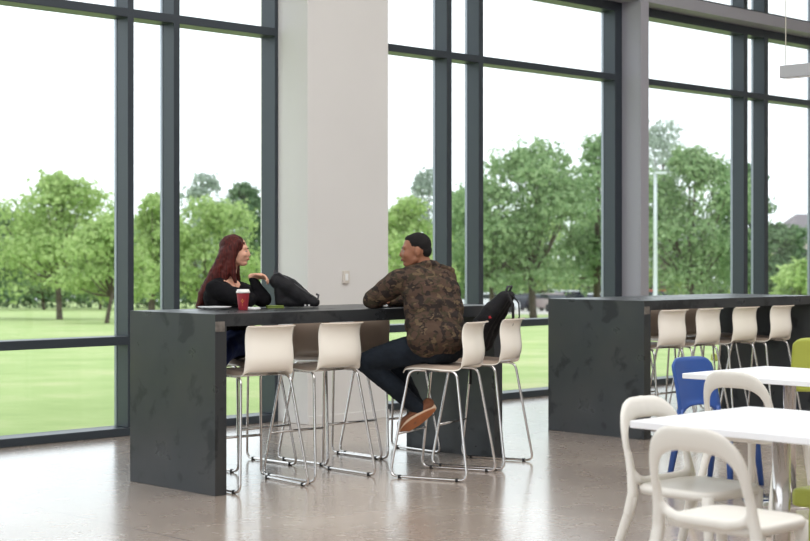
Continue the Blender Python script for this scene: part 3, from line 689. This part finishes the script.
def bag_on_stool():
    o = (7.735, 7.20, .762); yaw = R(109-90); rz = Matrix.Rotation(yaw, 4, 'Z'); O = Vector(o)
    def P(x, y, z): return O+(rz @ Vector((x, y, z)))
    t = Blob()
    for x in (-.09, 0, .09):
        t.chain([P(x, -.02, .06), P(x*1.0, -.06, .18), P(x*.85, -.135, .29), P(x*.5, -.215, .385)], [.058, .066, .058, .042])
    t.chain([P(-.07, .03, .07), P(.07, .03, .07)], [.055, .055]); t.chain([P(-.06, .03, .15), P(.06, .03, .15)], [.04, .04])
    g = t.build('backpack', M['black_fabric'], None, .009, 3, o, .014, .06); g.location = o; tag(g, 'black backpack standing on the stool behind the man\'s back', 'backpack')
    def Q(x, y, z): return P(x, y, z)-O
    MB().tube([Q(-.03, -.22, .41), Q(-.035, -.24, .455), Q(.035, -.24, .455), Q(.03, -.22, .41)], .008, 8).build('handle', M['zip'], g)
    MB().tube([Q(.04, -.25, .39), Q(.05, -.285, .34), Q(.05, -.29, .25), Q(.04, -.275, .19)], .013, 8, flat=.4).build('strap', M['black_fabric'], g)
    MB().tube([Q(-.04, -.25, .39), Q(-.055, -.285, .34), Q(-.06, -.29, .25), Q(-.05, -.275, .19)], .013, 8, flat=.4).build('strap', M['black_fabric'], g)
    MB().tube([Q(-.16, -.03, .05), Q(-.2, -.04, -.02), Q(-.205, -.04, -.2)], .009, 8, flat=.5).build('loose_strap', M['black_fabric'], g)
    MB().box(-.012, .012, -.004, .004, -.008, .008).build('tag', mat('red_tag', rgb(190, 50, 60), .5), g, tuple(Q(-.125, -.15, .25)))
bag_on_stool()

# ---------------------------------------------------------------- people
def rotz(a): return Matrix.Rotation(a, 3, 'Z')
def head(bl, c, yaw, skin_only=True, pitch=0, f=1.0):
    """adds head volumes to blob; c = centre of the head, face looks along yaw"""
    Rm = Matrix.Rotation(yaw-PI/2, 3, 'Z') @ Matrix.Rotation(pitch, 3, 'X'); C = Vector(c)
    def W(x, y, z): return C+Rm @ (Vector((x, y, z))*f)
    bl.ell(W(0, -.018, .022), (.074*f, .092*f, .092*f), Rm)           # cranium
    bl.ell(W(0, .025, -.02), (.060*f, .066*f, .078*f), Rm)            # face
    bl.ell(W(0, .048, -.080), (.034*f, .034*f, .026*f), Rm)           # chin
    bl.cap(W(-.045, .0, -.055), W(-.012, .052, -.088), .022*f, .018*f); bl.cap(W(.045, .0, -.055), W(.012, .052, -.088), .022*f, .018*f)   # jaw
    bl.cap(W(0, .080, .012), W(0, .092, -.022), .0085*f, .0115*f)     # nose
    bl.ell(W(.010, .082, -.027), (.009*f, .010*f, .008*f), Rm); bl.ell(W(-.010, .082, -.027), (.009*f, .010*f, .008*f), Rm)
    bl.cap(W(-.038, .066, .026), W(.038, .066, .026), .014*f, .014*f)  # brow
    bl.ell(W(-.036, .062, -.022), (.022*f, .020*f, .022*f), Rm); bl.ell(W(.036, .062, -.022), (.022*f, .020*f, .022*f), Rm)
    bl.cap(W(-.018, .078, -.052), W(.018, .078, -.052), .0105*f, .0105*f)
    for s in (-1, 1):
        bl.ell(W(s*.078, -.012, -.008), (.010*f, .020*f, .032*f), Rm)
    return W, Rm
def face_parts(person, W, Rm, o, lip, brow):
    O = Vector(o)
    def piece(name, c, r, m):
        b = Blob(); b.ell(W(*c), r, Rm); b.build(name, M[m], person, .0022, 1, o)
    piece('lips', (0, .089, -.053), (.021, .0065, .0085), lip)
    for s in (-1, 1):
        piece('eye', (s*.030, .0715, .003), (.012, .008, .0045), 'eye'); piece('iris', (s*.030, .0765, .003), (.0052, .0045, .0045), 'iris')
        b = Blob(); b.cap(W(s*.015, .081, .024), W(s*.047, .071, .026), .0042, .003); b.build('eyebrow', M[brow], person, .0024, 1, o)
def hand(bl, wrist, knuck, up, side, curl=.6, s=1.0):
    """palm from the wrist to the knuckles; fingers curl towards -up; thumb leaves on the 'side' side"""
    w, k, up = Vector(wrist), Vector(knuck), Vector(up).normalized(); d = (k-w).normalized(); x = d.cross(up).normalized()*side; up = x.cross(d).normalized()*(1 if x.cross(d).dot(up) > 0 else -1)
    for q in (-.027, -.009, .009, .027): bl.cap(w+x*q*.7*s+d*.01, k+x*q*s, .0125*s, .0105*s)
    for q, L in ((.029, .068), (.010, .078), (-.010, .072), (-.029, .058)):
        p = k+x*q*s; a = .15
        for j, seg in enumerate((.42, .33, .25)):
            a += curl*(.5 if j == 0 else 1)*.8; n = p+(d*math.cos(a)-up*math.sin(a))*L*seg*s; bl.cap(p, n, (.0088-.0008*j)*s, (.0082-.0009*j)*s); p = n
    p = w+d*.02+x*.026*s; n = p+(d*.62+x*.7-up*.25).normalized()*.036*s; bl.cap(p, n, .0125*s, .0105*s); m_ = n+(d*.95+x*.15-up*.35).normalized()*.030*s; bl.cap(n, m_, .0100*s, .0085*s)

def man():
    o = (7.22, 6.93, .77); b = Blob(); V = Vector
    hd = V((7.085, 7.155, 1.457)); W, Rm = head(b, hd, R(140), pitch=R(-4))
    b.chain([(7.16, 7.10, 1.30), (7.115, 7.135, 1.41)], [.062, .056])
    shL, shR = V((6.965, 7.17, 1.262)), V((7.32, 7.10, 1.272)); elL, elR = V((6.915, 7.375, 1.138)), V((7.42, 7.33, 1.14))
    wrL, wrR = V((7.10, 7.52, 1.118)), V((7.27, 7.55, 1.115))
    b.chain([(7.12, 6.97, .86), (7.15, 7.02, 1.0), (7.18, 7.08, 1.17)], [.12, .11, .12]); b.chain([shL, (7.17, 7.11, 1.28), shR], [.05, .075, .05])
    b.chain([shL, elL, wrL], [.048, .038, .027]); b.chain([shR, elR, wrR], [.048, .038, .027])
    hand(b, wrL, wrL+V((.055, .055, .004)), (0, 0, 1), 1, .35); hand(b, wrR, wrR+V((-.055, .06, -.003)), (0, 0, 1), -1, .4)
    hips = [(V((7.05, 7.0, .835)), V((6.815, 7.325, .730)), V((7.075, 7.10, .425))), (V((7.22, 6.99, .835)), V((7.10, 7.42, .765)), V((7.15, 7.19, .42)))]
    for h, k, a in hips: b.chain([h, k, a], [.08, .052, .034])
    sh = [(V((7.115, 7.03, .43)), V((7.0, 7.18, .30))), (V((7.20, 7.12, .42)), V((7.085, 7.27, .30)))]
    for (h, k, a), (he, to) in zip(hips, sh): b.chain([a, he*.4+to*.6], [.03, .025])
    p = b.build('person', M['skin_m'], None, .0065, 3, o); p.location = o
    tag(p, 'seated man in a camouflage jacket and dark jeans leaning on the bar table', 'person')
    face_parts(p, W, Rm, o, 'lips_m', 'hair_m')
    # hair
    h = Blob(); h.ell(W(0, -.026, .038), (.078, .088, .082), Rm); h.ell(W(0, -.058, .0), (.066, .056, .058), Rm); h.ell(W(0, .005, .082), (.052, .055, .026), Rm)
    h.build('hair', M['hair_m'], p, .006, 3, o, .004, .01)
    # jacket
    j = Blob(); X = V((.99, -.10, 0)).normalized()
    def row(c, w, r): j.cap(V(c)-X*w, V(c)+X*w, r, r)
    row((7.09, 6.965, .895), .07, .138); row((7.12, 7.005, .98), .072, .14); row((7.14, 7.035, 1.08), .078, .138); row((7.15, 7.065, 1.18), .088, .128); row((7.15, 7.085, 1.26), .10, .088)
    j.chain([shL, (7.14, 7.12, 1.335)], [.066, .072]); j.chain([shR, (7.19, 7.11, 1.33)], [.066, .072])
    j.chain([shL, (shL+elL)/2, elL], [.080, .075, .064]); j.chain([elL, wrL], [.064, .046]); j.chain([shR, (shR+elR)/2, elR], [.078, .074, .062]); j.chain([elR, wrR], [.062, .046])
    j.chain([(7.07, 7.17, 1.345), (7.11, 7.09, 1.365), (7.17, 7.08, 1.362), (7.18, 7.14, 1.35)], [.03, .034, .034, .03])
    jk = j.build('jacket', M['camo'], p, .008, 5, o, .016, .07)
    e = Blob(); e.cap(V((7.22, 7.06, 1.355)), V((7.32, 7.05, 1.325)), .020, .026); e.build('epaulet', M['camo'], jk, .006, 3, o)
    # trousers
    t = Blob(); t.cap((7.06, 6.97, .825), (7.20, 6.965, .825), .105, .105)
    for h_, k, a in hips: t.chain([h_, (h_+k)/2+V((0, 0, .01)), k], [.105, .094, .074]); t.chain([k, (k+a)/2, a+(a-k).normalized()*-.0], [.072, .064, .050])
    t.build('trousers', M['denim_dark'], p, .008, 4, o, .012, .06)
    # shoes
    for he, to in sh:
        s = Blob(); d = (to-he).normalized(); side = V((-d.y, d.x, 0)).normalized(); up = side.cross(d); up = up if up.z > 0 else -up; up = (up*.80+V((.699, .715, 0))*.75); up = (up-d*up.dot(d)).normalized(); side = d.cross(up)
        m_ = he*.5+to*.5
        for q in (-.018, .018): s.chain([he+side*q*.7+up*.022, m_+side*q+up*.018, to+side*q+up*.008], [.031, .034, .026])
        s.cap(he+up*.05, m_+up*.04, .036, .026)
        so = s.build('shoe', M['suede'], p, .005, 3, o)
        def slab(name, m, z0, z1, gr):
            q = MB(); n = 26; A = []; B = []
            for k in range(n):
                a = 2*PI*k/n; l = math.cos(a); w = math.sin(a); wid = (.046+.006*l-.012*(1-abs(l))*0)*gr; c = m_+d*(l*(.148*gr))+side*w*wid*(1-.18*(l < 0)*abs(l))
                A.append(q.bm.verts.new(c+up*z0)); B.append(q.bm.verts.new(c+up*z1))
            q.bm.faces.new(A); q.bm.faces.new(B[::-1])
            for k in range(n): q.bm.faces.new((A[k], B[k], B[(k+1) % n], A[(k+1) % n]))
            q.build(name, m, so)
        slab('midsole', M['sole_rim'], -.016, .012, 1.0); slab('outsole', M['gum'], -.0215, -.0162, .93)
        for ch in so.children: ch.location = -V(o)
    return p
M['lips_m'] = mat('dark_lips', rgb(120, 70, 62), .4)
man()

def woman():
    o = (6.52, 8.30, .77); b = Blob(); V = Vector
    hd = V((6.505, 8.29, 1.455)); W, Rm = head(b, hd, R(-47), pitch=R(-2), f=.94)
    b.chain([(6.455, 8.325, 1.27), (6.475, 8.315, 1.36), (6.49, 8.30, 1.41)], [.055, .047, .047])
    shR, shL = V((6.28, 8.24, 1.20)), V((6.55, 8.42, 1.215)); elR, elL = V((6.36, 7.99, 1.135)), V((6.52, 8.02, 1.135)); wrR, wrL = V((6.50, 8.10, 1.135)), V((6.45, 8.06, 1.285))
    b.chain([(6.52, 8.30, .87), (6.50, 8.32, 1.0), (6.41, 8.32, 1.15)], [.12, .10, .115]); b.chain([shR, (6.42, 8.32, 1.235), shL], [.043, .065, .043])
    b.chain([shR, elR, wrR], [.04, .032, .023]); b.chain([shL, elL, wrL], [.04, .032, .023])
    hand(b, wrR, wrR+V((.05, .045, .0)), (0, 0, 1), -1, .4, .88); hand(b, wrL, wrL+V((.045, -.05, .005)), (.3, .3, 1), 1, .75, 1.08)
    legs = [(V((6.46, 8.25, .845)), V((6.16, 7.99, .80)), V((5.95, 8.16, .42))), (V((6.58, 8.27, .845)), V((6.25, 8.04, .83)), V((6.03, 8.22, .44)))]
    for h, k, a in legs: b.chain([h, k, a], [.075, .048, .032])
    ft = []
    for h, k, a in legs: ft.append((a+V((0, .02, -.05)), a+V((-.03, -.15, -.085)))); b.chain([a, ft[-1][1]], [.028, .022])
    p = b.build('person', M['skin_w'], None, .0065, 3, o); p.location = o
    tag(p, 'seated woman with long auburn hair in a black top, in profile beside the window', 'person')
    face_parts(p, W, Rm, o, 'lips', 'hair_w')
    L = V((-.715, .699, 0)); N = V((.699, .715, 0))
    h = Blob(); h.ell(W(0, -.030, .034), (.084, .092, .084), Rm); h.ell(W(0, -.062, -.02), (.082, .066, .09), Rm)
    for s in (-1, 1):      # locks framing the face, side on both shoulders
        h.chain([W(s*.062, .018, .062), W(s*.084, -.012, .0), W(s*.088, -.016, -.07), W(s*.084, -.006, -.15), W(s*.088, .012, -.22)], [.024, .020, .022, .022, .012])
        h.chain([W(s*.07, -.01, .03), W(s*.083, -.03, -.07), W(s*.09, -.07, -.17), W(s*.10, -.10, -.26)], [.036, .036, .040, .026])
    for n in (-.075, -.035, 0, .035, .075):
        c = hd; h.chain([c+L*.06+N*n*.8, c+L*.10+N*n+V((0, 0, -.09)), c+L*.15+N*n*1.2+V((0, 0, -.19)), c+L*.215+N*n*1.3+V((0, 0, -.29)), c+L*.245+N*n*1.3+V((0, 0, -.375))], [.045, .048, .048, .036, .02])
    h.build('hair', M['hair_w'], p, .006, 3, o, .012, .03)
    j = Blob(); X = (shL-shR).normalized()
    def row(c, w, r): j.cap(V(c)-X*w, V(c)+X*w, r, r)
    row((6.52, 8.30, .86), .05, .135); row((6.51, 8.32, .96), .04, .125); row((6.44, 8.32, 1.07), .06, .125); row((6.41, 8.32, 1.15), .085, .108)
    j.chain([shR, (6.41, 8.335, 1.235), shL], [.058, .066, .058])
    j.chain([shR, elR], [.064, .056]); j.chain([elR, wrR], [.056, .036]); j.chain([shL, elL], [.064, .056]); j.chain([elL, elL*.12+wrL*.88], [.054, .030])
    j.build('top', M['black_knit'], p, .008, 4, o, .012, .06)
    t = Blob(); t.cap((6.45, 8.29, .855), (6.60, 8.30, .855), .11, .11)
    for h_, k, a in legs: t.chain([h_, (h_+k)/2, k], [.098, .085, .064]); t.chain([k, (k+a)/2, a], [.064, .056, .042])
    t.build('jeans', M['denim_blue'], p, .008, 4, o, .008, .06)
    for he, to in ft:
        s = Blob(); s.chain([he, (he+to)/2, to], [.036, .038, .028]); s.build('shoe', M['black_knit'], p, .006, 3, o)
    # neckline
    nk = Blob(); F = V((.682, -.731, 0)); nk.ell(V((6.43, 8.33, 1.205))+F*.080, (.035, .035, .055)); nk.build('neckline', M['skin_w'], p, .006, 2, o)
    return p
woman()
